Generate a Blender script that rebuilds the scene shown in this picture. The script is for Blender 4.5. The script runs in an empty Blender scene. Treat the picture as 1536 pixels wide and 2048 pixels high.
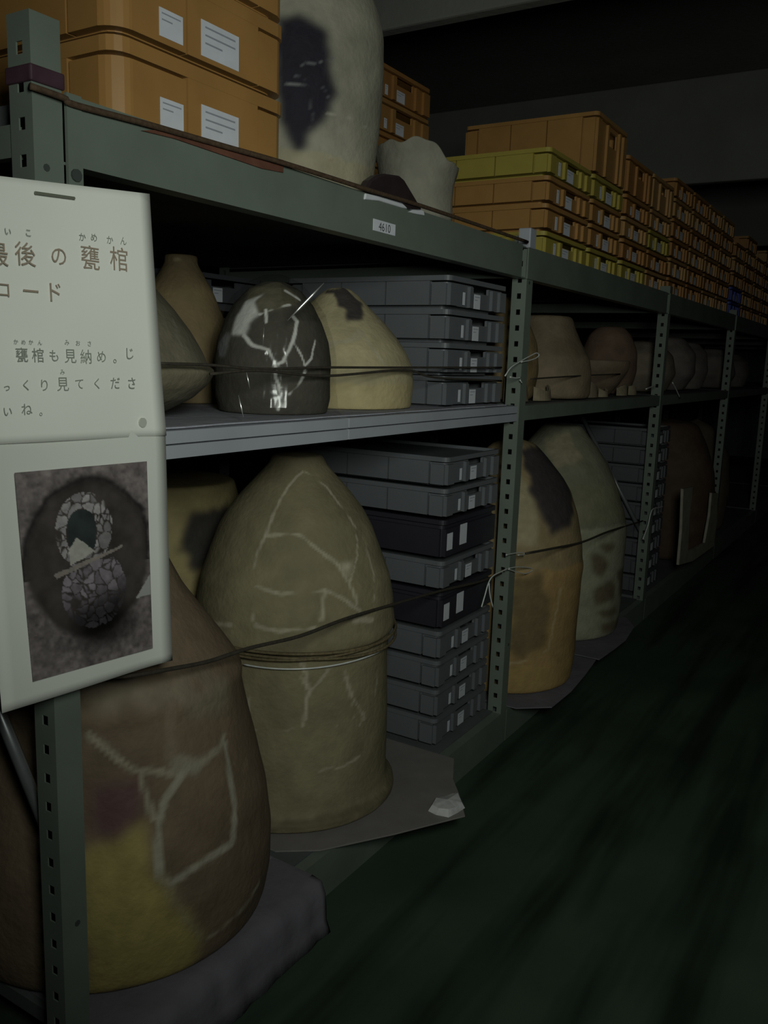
import bpy, bmesh, math, random
import numpy as np
from mathutils import Vector, Matrix
random.seed(7); RNG = np.random.default_rng(7)
S = bpy.context.scene; COL = S.collection

# ------------------------------------------------------------------ camera
F_PX = 1717.0
CAM = np.array([0.08759, -1.10439, 1.31717])
RT = np.array([0.52687608, -0.84930199, 0.03298079])
UP = np.array([0.13224257, 0.12024597, 0.98389675])
FW = np.array([0.83959127, 0.51403020, -0.17566860])
cd = bpy.data.cameras.new('camera'); cam = bpy.data.objects.new('camera', cd); COL.objects.link(cam)
cd.sensor_fit = 'HORIZONTAL'; cd.sensor_width = 36; cd.lens = 36 * F_PX / 1536; cd.clip_start = .02
M = Matrix.Identity(4)
for i in range(3):
    M[i][0], M[i][1], M[i][2], M[i][3] = RT[i], UP[i], -FW[i], CAM[i]
cam.matrix_world = M; S.camera = cam

# ------------------------------------------------------------------ world, light, exposure
w = bpy.data.worlds.new('world'); S.world = w; w.use_nodes = True
w.node_tree.nodes['Background'].inputs[0].default_value = (.5, .55, .6, 1)
w.node_tree.nodes['Background'].inputs[1].default_value = .0015
ld = bpy.data.lights.new('main_light', 'AREA'); ld.shape = 'RECTANGLE'; ld.size = .30; ld.size_y = .45; ld.spread = math.radians(115)  # main light just behind the camera; what gives it is not known
ld.energy = 9.6; ld.color = (.93, 1.0, .90)
lo = bpy.data.objects.new('main_light', ld); COL.objects.link(lo)
lo.location = (.15, -1.32, 1.62)
lo.rotation_euler = (Vector((3.4, .0, 1.24)) - lo.location).to_track_quat('-Z', 'Y').to_euler()
S.view_settings.view_transform = 'Standard'; S.view_settings.look = 'None'
S.view_settings.gamma = 1; S.view_settings.use_curve_mapping = False
S.view_settings.exposure = 0.0

# ------------------------------------------------------------------ pixel -> place helpers
def ray(u, v):
    return CAM, FW + (u - 768) / F_PX * RT - (v - 1024) / F_PX * UP
def aty(u, v, y):
    c, d = ray(u, v); return c + d * (y - c[1]) / d[1]
def atx(u, v, x):
    c, d = ray(u, v); return c + d * (x - c[0]) / d[0]
def atz(u, v, z):
    c, d = ray(u, v); return c + d * (z - c[2]) / d[2]

# ------------------------------------------------------------------ materials
def mat(name, col, rough=.7, spec=.3, noise=.0, nscale=8, bump=0, bscale=60, metal=0, attr=False, noise2=None):
    m = bpy.data.materials.new(name); m.use_nodes = True; nt = m.node_tree; b = nt.nodes['Principled BSDF']
    b.inputs['Roughness'].default_value = rough; b.inputs['Specular IOR Level'].default_value = spec
    b.inputs['Metallic'].default_value = metal
    tc = nt.nodes.new('ShaderNodeTexCoord')
    src = None
    if attr:
        a = nt.nodes.new('ShaderNodeAttribute'); a.attribute_name = 'Col'; src = a.outputs['Color']
    else:
        rgb = nt.nodes.new('ShaderNodeRGB'); rgb.outputs[0].default_value = (*col, 1); src = rgb.outputs[0]
    if noise:
        n = nt.nodes.new('ShaderNodeTexNoise'); n.inputs['Scale'].default_value = nscale; n.inputs['Detail'].default_value = 5
        nt.links.new(tc.outputs['Object'], n.inputs['Vector'])
        r = nt.nodes.new('ShaderNodeMapRange'); r.inputs[1].default_value = .3; r.inputs[2].default_value = .7
        r.inputs[3].default_value = 1 - noise; r.inputs[4].default_value = 1 + noise
        nt.links.new(n.outputs['Fac'], r.inputs[0])
        mx = nt.nodes.new('ShaderNodeMix'); mx.data_type = 'RGBA'; mx.blend_type = 'MULTIPLY'; mx.inputs[0].default_value = 1
        nt.links.new(src, mx.inputs[6]); nt.links.new(r.outputs[0], mx.inputs[7]); src = mx.outputs[2]
    nt.links.new(src, b.inputs['Base Color'])
    if bump:
        n2 = nt.nodes.new('ShaderNodeTexNoise'); n2.inputs['Scale'].default_value = bscale; n2.inputs['Detail'].default_value = 4
        nt.links.new(tc.outputs['Object'], n2.inputs['Vector'])
        bp = nt.nodes.new('ShaderNodeBump'); bp.inputs['Strength'].default_value = bump; bp.inputs['Distance'].default_value = .01
        nt.links.new(n2.outputs['Fac'], bp.inputs['Height']); nt.links.new(bp.outputs[0], b.inputs['Normal'])
    return m
M_green = mat('green rack paint', (.142, .170, .143), .45, .4, .12, 6)
M_shelf = mat('pale grey shelf paint', (.36, .375, .42), .5, .35, .08, 5)
M_dark = mat('dark gap', (.01, .01, .01), .9)
M_deck = mat('deck steel', (.10, .11, .11), .8, .2, .1)
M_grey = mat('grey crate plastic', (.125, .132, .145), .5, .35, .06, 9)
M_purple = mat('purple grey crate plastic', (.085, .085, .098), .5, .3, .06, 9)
M_black = mat('charcoal crate plastic', (.028, .026, .036), .45, .4, .1, 9)
M_orange = mat('orange crate plastic', (.36, .19, .06), .42, .45, .10, 9)
M_orange2 = mat('dull orange crate plastic', (.34, .165, .05), .5, .35, .10, 9)
M_yellow = mat('yellow crate plastic', (.37, .30, .06), .42, .45, .08, 9)
M_blue = mat('blue crate plastic', (.05, .07, .30), .5, .3, .08, 9)
M_tan = mat('tan crate plastic', (.40, .23, .09), .5, .3, .1, 9)
M_label = mat('label paper', (.62, .64, .70), .7, .2, .05, 30)
M_print = mat('faint print', (.30, .31, .36), .8, .1)
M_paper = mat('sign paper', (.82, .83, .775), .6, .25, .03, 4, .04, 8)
M_ink = mat('brown brush ink', (.33, .27, .21), .7, .1)
M_ink2 = mat('dark body ink', (.28, .30, .26), .7, .1)
M_wire = mat('staple', (.16, .17, .13), .5, .4)
M_jar = mat('jar clay', (1, 1, 1), .75, .25, .10, 22, .25, 70, attr=True)
M_photo = mat('photo print', (1, 1, 1), .5, .3, attr=True)
M_rope = mat('brown cord', (.075, .048, .030), .8, .2, .3, 120)
M_rope_d = mat('dark cord', (.05, .043, .033), .8, .2, .2, 120)
M_rope_t = mat('straw cord', (.14, .11, .06), .7, .3, .3, 120)
M_twine = mat('white plastic twine', (.62, .64, .62), .3, .6, .1, 80)
M_pad = mat('dark brown rubber pad', (.030, .020, .022), .35, .5, .2, 20)
M_foam = mat('white foam', (.62, .64, .68), .8, .2, .05, 30)
M_wood = mat('red brown wood', (.13, .055, .036), .7, .2, .3, 20)
M_tape = mat('maroon tape', (.055, .028, .040), .6, .3, .2, 30)
M_mat = mat('grey purple foam mat', (.155, .145, .17), .85, .15, .12, 10, .3, 20)
M_mat2 = mat('pale shelf mat', (.34, .34, .39), .85, .15, .08, 20, .3, 30)
M_card = mat('grey cardboard', (.20, .185, .18), .85, .15, .10, 12)
M_pipe = mat('galvanised pipe', (.35, .37, .38), .35, .5, .1, 30, metal=.7)
M_plaster = mat('plaster', (.30, .275, .225), .85, .1, .15, 20)
M_shard = mat('pale shard', (.52, .52, .52), .85, .1, .18, 45)
M_hole = mat('bolt', (.05, .06, .055), .5, .4)

# ceiling / walls / floor
M_conc = mat('grey concrete', (.22, .22, .205), .9, .1, .10, 2.5, .2, 30)
M_wall = mat('dim wall', (.10, .105, .12), .9, .1, .1, 2)
def floor_mat():
    m = mat('dark green floor paint', (.041, .064, .044), .75, .12, .22, 2.5)
    nt = m.node_tree; b = nt.nodes['Principled BSDF']
    tc = nt.nodes.new('ShaderNodeTexCoord'); mp = nt.nodes.new('ShaderNodeMapping')
    mp.inputs['Scale'].default_value = (.55, 6, 1); mp.inputs['Rotation'].default_value = (0, 0, -.06)
    n = nt.nodes.new('ShaderNodeTexNoise'); n.inputs['Scale'].default_value = 1.3; n.inputs['Detail'].default_value = 3
    r = nt.nodes.new('ShaderNodeMapRange'); r.inputs[1].default_value = .35; r.inputs[2].default_value = .55
    r.inputs[3].default_value = .45; r.inputs[4].default_value = 1.1
    mx = nt.nodes.new('ShaderNodeMix'); mx.data_type = 'RGBA'; mx.blend_type = 'MULTIPLY'; mx.inputs[0].default_value = 1
    old = b.inputs['Base Color'].links[0].from_socket
    nt.links.new(tc.outputs['Object'], mp.inputs[0]); nt.links.new(mp.outputs[0], n.inputs['Vector'])
    nt.links.new(n.outputs['Fac'], r.inputs[0]); nt.links.new(old, mx.inputs[6]); nt.links.new(r.outputs[0], mx.inputs[7])
    nt.links.new(mx.outputs[2], b.inputs['Base Color'])
    return m
M_floor = floor_mat()
def bag_mat():
    m = bpy.data.materials.new('clear plastic film'); m.use_nodes = True; nt = m.node_tree
    for n in list(nt.nodes):
        if n.type != 'OUTPUT_MATERIAL': nt.nodes.remove(n)
    out = [n for n in nt.nodes if n.type == 'OUTPUT_MATERIAL'][0]
    tr = nt.nodes.new('ShaderNodeBsdfTransparent'); tr.inputs[0].default_value = (.97, .97, .965, 1)
    gl = nt.nodes.new('ShaderNodeBsdfGlossy'); gl.inputs['Roughness'].default_value = .15; gl.inputs[0].default_value = (.9, .9, .9, 1)
    lw = nt.nodes.new('ShaderNodeFresnel'); lw.inputs[0].default_value = 1.30
    tc = nt.nodes.new('ShaderNodeTexCoord'); n2 = nt.nodes.new('ShaderNodeTexNoise'); n2.inputs['Scale'].default_value = 11
    mp = nt.nodes.new('ShaderNodeMapping'); mp.inputs['Scale'].default_value = (1.6, 1.6, .7)
    bp = nt.nodes.new('ShaderNodeBump'); bp.inputs['Strength'].default_value = .75; bp.inputs['Distance'].default_value = .02
    mix = nt.nodes.new('ShaderNodeMixShader')
    nt.links.new(tc.outputs['Object'], mp.inputs[0]); nt.links.new(mp.outputs[0], n2.inputs['Vector'])
    nt.links.new(n2.outputs['Fac'], bp.inputs['Height']); nt.links.new(bp.outputs[0], gl.inputs['Normal'])
    nt.links.new(bp.outputs[0], lw.inputs['Normal'])
    lim = nt.nodes.new('ShaderNodeMath'); lim.operation = 'MULTIPLY_ADD'; lim.inputs[1].default_value = .10; lim.inputs[2].default_value = .015
    nt.links.new(lw.outputs[0], lim.inputs[0]); nt.links.new(lim.outputs[0], mix.inputs[0]); nt.links.new(tr.outputs[0], mix.inputs[1]); nt.links.new(gl.outputs[0], mix.inputs[2])
    nt.links.new(mix.outputs[0], out.inputs[0])
    return m
M_bag = bag_mat()

# ------------------------------------------------------------------ mesh helpers
def box(bm, x0, x1, y0, y1, z0, z1):
    vs = [bm.verts.new(p) for p in ((x0,y0,z0),(x1,y0,z0),(x1,y1,z0),(x0,y1,z0),(x0,y0,z1),(x1,y0,z1),(x1,y1,z1),(x0,y1,z1))]
    for f in ((0,3,2,1),(4,5,6,7),(0,1,5,4),(1,2,6,5),(2,3,7,6),(3,0,4,7)): bm.faces.new([vs[i] for i in f])
def tube(bm, pts, r, seg=8, cap=True):
    pts = [Vector(p) for p in pts]; rings = []; n = len(pts)
    t0 = (pts[1] - pts[0]).normalized(); a = t0.orthogonal().normalized()
    for i, p in enumerate(pts):
        t = ((pts[min(i+1, n-1)] - pts[max(i-1, 0)])).normalized()
        a = (a - t * a.dot(t)).normalized(); b = t.cross(a)
        rr = r[i] if isinstance(r, (list, tuple)) else r
        rings.append([bm.verts.new(p + (a * math.cos(k*2*math.pi/seg) + b * math.sin(k*2*math.pi/seg)) * rr) for k in range(seg)])
    for i in range(n-1):
        for k in range(seg): bm.faces.new((rings[i][k], rings[i][(k+1) % seg], rings[i+1][(k+1) % seg], rings[i+1][k]))
    if cap:
        bm.faces.new(rings[0][::-1]); bm.faces.new(rings[-1])
def prism(bm, poly, off):
    off = Vector(off); a = [bm.verts.new(p) for p in poly]; b = [bm.verts.new(Vector(p) + off) for p in poly]; n = len(a)
    bm.faces.new(a); bm.faces.new(b[::-1])
    for i in range(n): bm.faces.new((a[i], b[i], b[(i+1) % n], a[(i+1) % n]))
def smooth_path(pts, n=6):
    P = [np.array(p, float) for p in pts]; P = [2*P[0]-P[1]] + P + [2*P[-1]-P[-2]]; out = []
    for i in range(1, len(P)-2):
        for k in range(n):
            t = k / n
            out.append(.5*((2*P[i]) + (-P[i-1]+P[i+1])*t + (2*P[i-1]-5*P[i]+4*P[i+1]-P[i+2])*t*t + (-P[i-1]+3*P[i]-3*P[i+1]+P[i+2])*t**3))
    out.append(P[-2]); return out
def obj(name, bm, m, parent=None, smooth=False, bevel=0, loc=None):
    me = bpy.data.meshes.new(name)
    bmesh.ops.recalc_face_normals(bm, faces=bm.faces[:]); bm.to_mesh(me); bm.free()
    o = bpy.data.objects.new(name, me); COL.objects.link(o)
    for x in (m if isinstance(m, (list, tuple)) else [m]): me.materials.append(x)
    if smooth:
        for p in me.polygons: p.use_smooth = True
    if parent:
        o.parent = parent
    if loc is not None: o.location = loc
    if bevel:
        b = o.modifiers.new('bevel', 'BEVEL'); b.width = bevel; b.segments = 2; b.limit_method = 'ANGLE'
    return o
def tag(o, label, cat, group=None):
    o['label'] = label; o['category'] = cat
    if group: o['group'] = group
    return o
def thing(name, label, cat, loc=(0,0,0), group=None):
    o = bpy.data.objects.new(name, None); COL.objects.link(o); o.location = loc; o.empty_display_size = .05
    return tag(o, label, cat, group)
def struct(name, bm, m):
    o = obj(name, bm, m); o['kind'] = 'structure'; return o

# ------------------------------------------------------------------ the setting
bm = bmesh.new(); box(bm, -3.5, 14.5, -4.2, 2.7, -.12, 0); struct('floor', bm, M_floor)
bm = bmesh.new(); box(bm, -3.5, 14.5, -4.2, 2.7, 3.3, 3.42); struct('ceiling', bm, M_conc)
bm = bmesh.new(); box(bm, -3.5, 14.5, 2.6, 2.7, 0, 3.3); struct('wall_left', bm, M_wall)
bm = bmesh.new(); box(bm, 14.4, 14.5, -4.2, 2.6, 0, 3.3); struct('wall_back', bm, M_wall)
bm = bmesh.new(); box(bm, -3.5, 14.4, -4.2, -4.1, 0, 3.3); struct('wall_right', bm, M_wall)
for i, x in enumerate((3.2, 6.6, 10.0)):
    bm = bmesh.new(); box(bm, x, x + .07, -4.1, 2.6, 2.6, 3.3)
    o = obj('trim_%d' % (i+1), bm, M_conc, bevel=.01); o['kind'] = 'structure'

# ------------------------------------------------------------------ the rack
X0, W = .9124, 1.8
ZB, ZM0, ZM1, ZT0, ZT1 = .12, 1.131, 1.182, 1.581, 1.678
D = 1.3; NB = 6
rack = thing('storage_rack', 'long green slotted steel storage rack of three levels', 'rack', (X0, 0, 0))
def rp(name, bm, m, bevel=0): return obj(name, bm, m, rack, bevel=bevel, loc=(-X0, 0, 0))
def post(x, y, zt, fw=.05, sw=.05):
    bm = bmesh.new(); t = .0025
    fl = 1 if y < .5 else -1
    # front flange with sparse round-ish bolt holes, side flange with a ladder of square holes
    y0 = y; ya, yb = y + fl*.017, y + fl*.031
    zs = [.0]; z = .12
    box(bm, x, x + fw, min(y0, y0 + fl*t), max(y0, y0 + fl*t), 0, zt)
    def sbox(a, b, z0, z1): box(bm, x, x + t, min(a, b), max(a, b), z0, z1)
    sbox(y0 + fl*t, ya, 0, zt); sbox(yb, y0 + fl*sw, 0, zt)
    prev = 0
    while z < zt - .03:
        sbox(ya, yb, prev, z); prev = z + .017; z += .05
    sbox(ya, yb, prev, zt)
    o = rp('post', bm, M_green)
    if y < .5:
        for zh, dx in ((.36, .030), (ZT0 - .01, .020)):
            bm = bmesh.new(); tube(bm, [(x + dx, y - .001, zh), (x + dx, y + .0022, zh)], .0055, 8)
            obj('bolt_hole', bm, M_hole, o)
    return o
for i in range(NB + 1):
    x = X0 + W * i
    top = 1.775 if i == 0 else 1.715
    post(x, 0, top); post(x, D, 1.72)
    # end-frame diagonal brace and level ties running into the depth
    bm = bmesh.new()
    for z in (ZM0, ZT0): box(bm, x + .003, x + .02, .052, D - .05, z + .005, z + .05)
    rp('depth_tie', bm, M_green)
for i in range(NB):
    xa, xb = X0 + W * i + .05, X0 + W * (i + 1)
    bm = bmesh.new(); box(bm, xa + (.024 if i == 0 else -.06), xb + (.051 if i == NB-1 else -.06), -.006, -.0005, ZT0, ZT1)
    box(bm, xa, xb, 0, .03, ZT0, ZT0 + .004); box(bm, xa, xb, 0, .03, ZT1 - .004, ZT1)
    rp('top_beam', bm, M_green)
    mm = M_shelf if i == 0 else M_green
    bm = bmesh.new()
    if i == 0:
        xm = 1.729
        for a, b in ((xa, xm - .003), (xm + .003, xb - .004)):
            box(bm, a, b, .003, .03, ZM0, 1.1545); box(bm, a, b, .003, .03, 1.1575, ZM1 - .002)
        box(bm, xa, xb, .016, .028, ZM0 + .004, ZM1 - .004)
    else: box(bm, xa, xb, .003, .03, ZM0, ZM1 - .002)
    rp('middle_beam', bm, mm)
    bm = bmesh.new(); box(bm, xa, xb, -.001, .03, .0, ZB - .004); rp('base_beam', bm, M_green)
    for nm, z in (('base_deck', ZB), ('middle_deck', ZM1), ('top_deck', ZT1)):
        bm = bmesh.new(); box(bm, xa, xb, .031, D - .005, z - .03, z - .0005); rp(nm, bm, M_deck)
# corner bracket of the first top beam, with its bolt
bm = bmesh.new(); box(bm, X0 + .052, X0 + .078, -.008, -.002, ZT0 - .03, ZT1 + .002); o = rp('beam_bracket', bm, M_green)
bm = bmesh.new(); tube(bm, [(X0 + .064, -.012, ZT0 - .013), (X0 + .064, -.007, ZT0 - .013)], .009, 10)
b = obj('bolt', bm, M_hole, o)
# grey post cap showing over the beam at the second post
bm = bmesh.new(); box(bm, X0 + W - .02, X0 + W + .03, -.012, .03, ZT1 - .004, 1.735); rp('post_cap', bm, M_shelf, .004)
# diagonal pipes in the end frames
def brace(x, a, b):
    bm = bmesh.new(); tube(bm, [a, b], .011, 10); rp('diagonal_brace', bm, M_pipe).data.polygons.foreach_set('use_smooth', [True] * 12)
pa, pb = atx(95, 1660, .935), atx(2, 1432, .935); pb = pa + (pb - pa) * 2.3; brace(.935, pa, pb)
pa, pb = atx(1280, 1060, 4.545), atx(1178, 860, 4.545); brace(4.545, pa + (pa - pb)*.05, pb + (pb - pa)*.15)
# number sticker on the beam
bm = bmesh.new(); s0, s1 = aty(747, 437, -.007), aty(790, 472, -.007); box(bm, s0[0], s1[0], -.0075, -.0062, s1[2], s0[2])
tag_o = obj('shelf_tag', bm, M_label); tag(tag_o, 'small white numbered tag stuck to the green top beam below the white pot', 'label')

# ------------------------------------------------------------------ text meshes
def text_mesh(s, size):
    cu = bpy.data.curves.new('txt', 'FONT'); cu.body = s; cu.size = size; cu.align_x = 'CENTER'; cu.resolution_u = 3
    o = bpy.data.objects.new('txt', cu); COL.objects.link(o)
    bpy.context.view_layer.update(); dg = bpy.context.evaluated_depsgraph_get()
    me = bpy.data.meshes.new_from_object(o.evaluated_get(dg))
    bpy.data.objects.remove(o); bpy.data.curves.remove(cu); return me
me = text_mesh('4610', .026)
V = np.array([v.co[:] for v in me.vertices]); cx = (s0[0] + s1[0])/2; cz = (s0[2] + s1[2])/2
for v, c in zip(me.vertices, V): v.co = (cx + c[0], -.0079, cz - .0095 + c[1])
o = bpy.data.objects.new('tag_number', me); COL.objects.link(o); o.parent = tag_o
me.materials.clear(); me.materials.append(M_hole); o['label'] = 'black number on the tag'

# ------------------------------------------------------------------ paper sign on the first post
def sy(z): return -.008 - .030 * max(0, (1.57 - z) / .8) ** 1.4
def at_sign(u, v):
    y = -.01
    for _ in range(12):
        P = aty(u, v, y); y = sy(P[2])
    return P
sign = thing('paper_sign', 'white paper sign with Japanese writing and a photo, hung on the first green post', 'sign', (.96, -.01, .78))
def rel(o, p): o.parent = p; o.location = -Vector(p.location)
TR, SR, BR, BL = at_sign(297, 388), at_sign(328, 866), at_sign(342, 1320), at_sign(10, 1425)
TL0 = at_sign(0, 352)
XL = BL[0] - .004
def sheet(name, xr0, xr1, zt_l, zt_r, zb_l, zb_r, off):
    bm = bmesh.new(); nx, nz = 14, 30; g = {}
    for k in range(2):
        for i in range(nx + 1):
            for j in range(nz + 1):
                s, t = i / nx, j / nz
                xr = xr0 + (xr1 - xr0) * t; x = XL + (xr - XL) * s
                zt = zt_l + (zt_r - zt_l) * s; zb = zb_l + (zb_r - zb_l) * s
                z = zt + (zb - zt) * t
                y = sy(z) + off - .006 * max(0, (s - .75) / .25) ** 2 * t + k * .0007 + .0015*math.sin(5*s+3*t)
                g[k, i, j] = bm.verts.new((x, y, z))
    for k in range(2):
        for i in range(nx):
            for j in range(nz): bm.faces.new((g[k,i,j], g[k,i+1,j], g[k,i+1,j+1], g[k,i,j+1]))
    for j in range(nz):
        for i in (0, nx): bm.faces.new((g[0,i,j], g[0,i,j+1], g[1,i,j+1], g[1,i,j]))
    for i in range(nx):
        for j in (0, nz): bm.faces.new((g[0,i,j], g[0,i+1,j], g[1,i+1,j], g[1,i,j]))
    o = obj(name, bm, M_paper, smooth=True); rel(o, sign); return o
sl = (TR[2] - TL0[2]) / (TR[0] - TL0[0])
up_sheet = sheet('upper_sheet', TR[0], SR[0], TR[2] + sl*(XL - TR[0]), TR[2], SR[2] + .002, SR[2] - .004, -.0012)
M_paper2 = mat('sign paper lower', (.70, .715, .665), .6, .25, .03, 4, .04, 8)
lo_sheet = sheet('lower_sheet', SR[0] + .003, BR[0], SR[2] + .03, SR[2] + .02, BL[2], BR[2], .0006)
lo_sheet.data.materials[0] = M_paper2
def put_text(s, u, v, hpx, m, name, tilt=0.0):
    P = at_sign(u, v); H = abs(at_sign(u, v - hpx/2)[2] - at_sign(u, v + hpx/2)[2])
    me = text_mesh(s, H * 1.02)
    V = np.array([q.co[:] for q in me.vertices]); c = (V.max(0) + V.min(0)) / 2
    for q, a in zip(me.vertices, V):
        x = P[0] + a[0] - c[0]; z = P[2] + a[1] - c[1] + tilt*(a[0]-c[0])
        q.co = (x, sy(z) - .0045, z)
    me.materials.clear(); me.materials.append(m)
    return me
def glyphs(name, items, m):
    bm = bmesh.new()
    for it in items:
        me = put_text(it[0], it[1], it[2], it[3], m, name); bm.from_mesh(me); bpy.data.meshes.remove(me)
    return obj_rel(name, bm, m)
def obj_rel(name, bm, m):
    o = obj(name, bm, m); rel(o, sign); return o
glyphs('title_text', [('最', -8, 508, 50), ('後', 47, 508, 50), ('の', 114, 513, 42), ('甕', 177, 515, 50), ('棺', 234, 518, 50),
       ('ロ', 3, 580, 36), ('ー', 58, 582, 44), ('ド', 107, 585, 44)], M_ink)
glyphs('reading_text', [('い', 12, 463, 17), ('こ', 53, 466, 17), ('か', 161, 474, 18), ('め', 184, 475, 18), ('か', 216, 480, 18), ('ん', 243, 482, 18),
       ('か', 28, 683, 11), ('め', 43, 684, 11), ('か', 58, 684, 11), ('ん', 76, 685, 11), ('み', 130, 685, 12), ('お', 152, 686, 12), ('さ', 175, 687, 12), ('み', 121, 744, 12)], M_ink2)
glyphs('body_text', [('甕', 40, 709, 30), ('棺', 72, 710, 30), ('も', 104, 711, 26), ('見', 137, 712, 30), ('納', 168, 713, 30), ('め', 199, 713, 26), ('。', 226, 722, 26), ('じ', 256, 707, 26),
       ('っ', 10, 776, 18), ('く', 48, 770, 24), ('り', 85, 770, 26), ('見', 122, 768, 30), ('て', 155, 768, 24), ('く', 190, 767, 24), ('だ', 227, 766, 26), ('さ', 260, 766, 26),
       ('い', 12, 823, 22), ('ね', 50, 818, 26), ('。', 78, 828, 22)], M_ink2)
bm = bmesh.new(); a, b = at_sign(66, 386), at_sign(145, 397)
tube(bm, [a + [0, -.0045, 0], b + [0, -.0045, 0]], .0022, 6); obj_rel('staple', bm, M_wire)
bm = bmesh.new(); a = at_sign(283, 845); tube(bm, [a + [0, -.004, 0], a + [0, -.0015, 0]], .008, 14); o = obj_rel('pin_dent', bm, mat('dented paper', (.50, .52, .46), .6))
# printed photo: a jar burial in its pit
def vnoise(P, sc, seed=0, oct=4):
    P = np.asarray(P, float) * sc; out = np.zeros(len(P)); amp = 1; tot = 0
    for o in range(oct):
        Q = P * (2 ** o) + seed * 17.3 + o * 5.1; I = np.floor(Q).astype(np.int64); f = Q - I; f = f*f*(3-2*f); acc = 0
        for dx in (0, 1):
            for dy in (0, 1):
                for dz in (0, 1):
                    h = ((I[:,0]+dx)*374761393 + (I[:,1]+dy)*668265263 + (I[:,2]+dz)*2147483647 + seed*144665) & 0xffffffff
                    h = ((h ^ (h >> 13)) * 1274126177) & 0xffffffff; h = ((h ^ (h >> 16)) & 0xffff) / 65535.
                    acc = acc + h * (f[:,0] if dx else 1-f[:,0]) * (f[:,1] if dy else 1-f[:,1]) * (f[:,2] if dz else 1-f[:,2])
        out += acc * amp; tot += amp; amp *= .5
    return out / tot
def set_col(me, C):
    at = me.color_attributes.new('Col', 'FLOAT_COLOR', 'POINT')
    at.data.foreach_set('color', np.concatenate([C, np.ones((len(C), 1))], 1).astype(np.float32).ravel())
def sstep(a, b, x):
    t = np.clip((x - a) / (b - a), 0, 1); return t*t*(3-2*t)
def inpoly(px, py, poly):
    r = np.zeros(len(px), bool); n = len(poly)
    for i in range(n):
        x1, y1 = poly[i]; x2, y2 = poly[(i+1) % n]
        c = ((y1 > py) != (y2 > py)) & (px < (x2-x1)*(py-y1)/((y2-y1) if y2 != y1 else 1e-9) + x1); r ^= c
    return r
nx, ny = 130, 200
Q = [at_sign(*p) for p in ((25, 945), (290, 922), (302, 1295), (62, 1362))]
U, Vv = np.meshgrid(np.linspace(0, 1, nx), np.linspace(0, 1, ny)); U = U.ravel(); Vv = Vv.ravel()
PX = ((1-U)*(1-Vv))[:,None]*Q[0] + (U*(1-Vv))[:,None]*Q[1] + (U*Vv)[:,None]*Q[2] + ((1-U)*Vv)[:,None]*Q[3]
PX[:,1] = [sy(z) - .0045 for z in PX[:,2]]
# picture coordinates: u 0..1 across, v 0..1.45 down
u, v = U, Vv * 1.45; P3 = np.stack([u, v, u*0], 1)
n1 = vnoise(P3, 9, 3); n2 = vnoise(P3, 30, 4, 3); n0 = vnoise(P3, 4, 8)
C = np.array([.20, .17, .17]) * (.35 + 1.1*n2)[:,None] * (.6 + .8*n1)[:,None]
pit = ((u - .50 + .05*(n1-.5)) / .50)**2 + ((v - .66) / .60)**2 + .25*(n0-.5)
dark = 1 - sstep(.80, 1.02, pit)
C = C*(1-dark)[:,None] + dark[:,None]*np.array([.060, .050, .047])*(.5 + 1.0*n1)[:,None]
rim = np.exp(-((pit-.93)/.10)**2); C *= (1 - .75*rim*(v < .75))[:,None]
deep = np.exp(-(((u-.58)/.30)**2 + ((v-1.17)/.20)**2)**1.5); C *= (1 - .93*deep)[:,None]
seeds = []; rr = np.random.default_rng(5)
for _ in range(210): seeds.append((rr.uniform(.12, .88), rr.uniform(.1, 1.3)))
sd = np.array(seeds); wv = np.stack([u + .04*(n1-.5), v + .04*(n2-.5)], 1)
dd = np.sqrt(((wv[:,None,:] - sd[None])**2).sum(-1)); o2 = np.sort(dd, 1); edge = o2[:,1] - o2[:,0]; idx = dd.argmin(1)
br = rr.uniform(.55, 1.1, len(sd))[idx]
top = (((u-.465 - .03*(n1-.5))/.225)**2 + ((v-.45)/.27)**2); bot = (((u-.52)/.26)**2 + ((v-.90 - .05*(n2-.5))/.27)**2)
tmask = ((top < 1) & (v < .66) & ~((((u-.44)/.12)**2 + ((v-.47)/.175)**2) < 1)); bmask = (bot < 1) & (v > .68)
def shard_col(mask, c, e=.012):
    k = (mask * sstep(e*.3, e, edge))[:,None]
    return k, c * (br*(.6+.8*n2))[:,None]
k, cc = shard_col(tmask, np.array([.34, .315, .33])); C = C*(1-k) + k*cc
k, cc = shard_col(bmask, np.array([.27, .235, .27])); fade = (1 - sstep(.85, 1.12, v + .25*(u-.4)))[:,None]; C = C*(1-k) + k*cc*(.15+.85*fade)
inner = ((((u-.44 + .04*(n1-.5))/.115)**2 + ((v-.47)/.17)**2) < 1); C[inner] = np.array([.035, .045, .045])*(.6+.8*n1[inner])[:,None]
tri = inpoly(u + .02*(n2-.5), v + .02*(n1-.5), [(.40, .49), (.53, .61), (.46, .65), (.33, .69), (.34, .57)]); C[tri] = np.array([.40, .39, .355])*(.8+.4*n2[tri])[:,None]
bar = inpoly(u, v + .02*(n1-.5), [(.21, .735), (.5, .66), (.76, .60), (.76, .62), (.5, .695), (.23, .765)]); C[bar] = np.array([.25, .22, .20])*(.7+.6*n2[bar])[:,None]
whit = inpoly(u, v, [(1, .86), (1, 1.02), (.86, 1.03)]); C[whit] = (.35, .35, .34)
me = bpy.data.meshes.new('photo_print')
faces = [(j*nx+i, j*nx+i+1, (j+1)*nx+i+1, (j+1)*nx+i) for j in range(ny-1) for i in range(nx-1)]
me.from_pydata(PX.tolist(), [], faces); set_col(me, np.clip(C, 0, 1)); me.materials.append(M_photo)
o = bpy.data.objects.new('photo_print', me); COL.objects.link(o); rel(o, sign); o['label'] = 'colour photo of a broken jar coffin in its pit'

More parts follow.
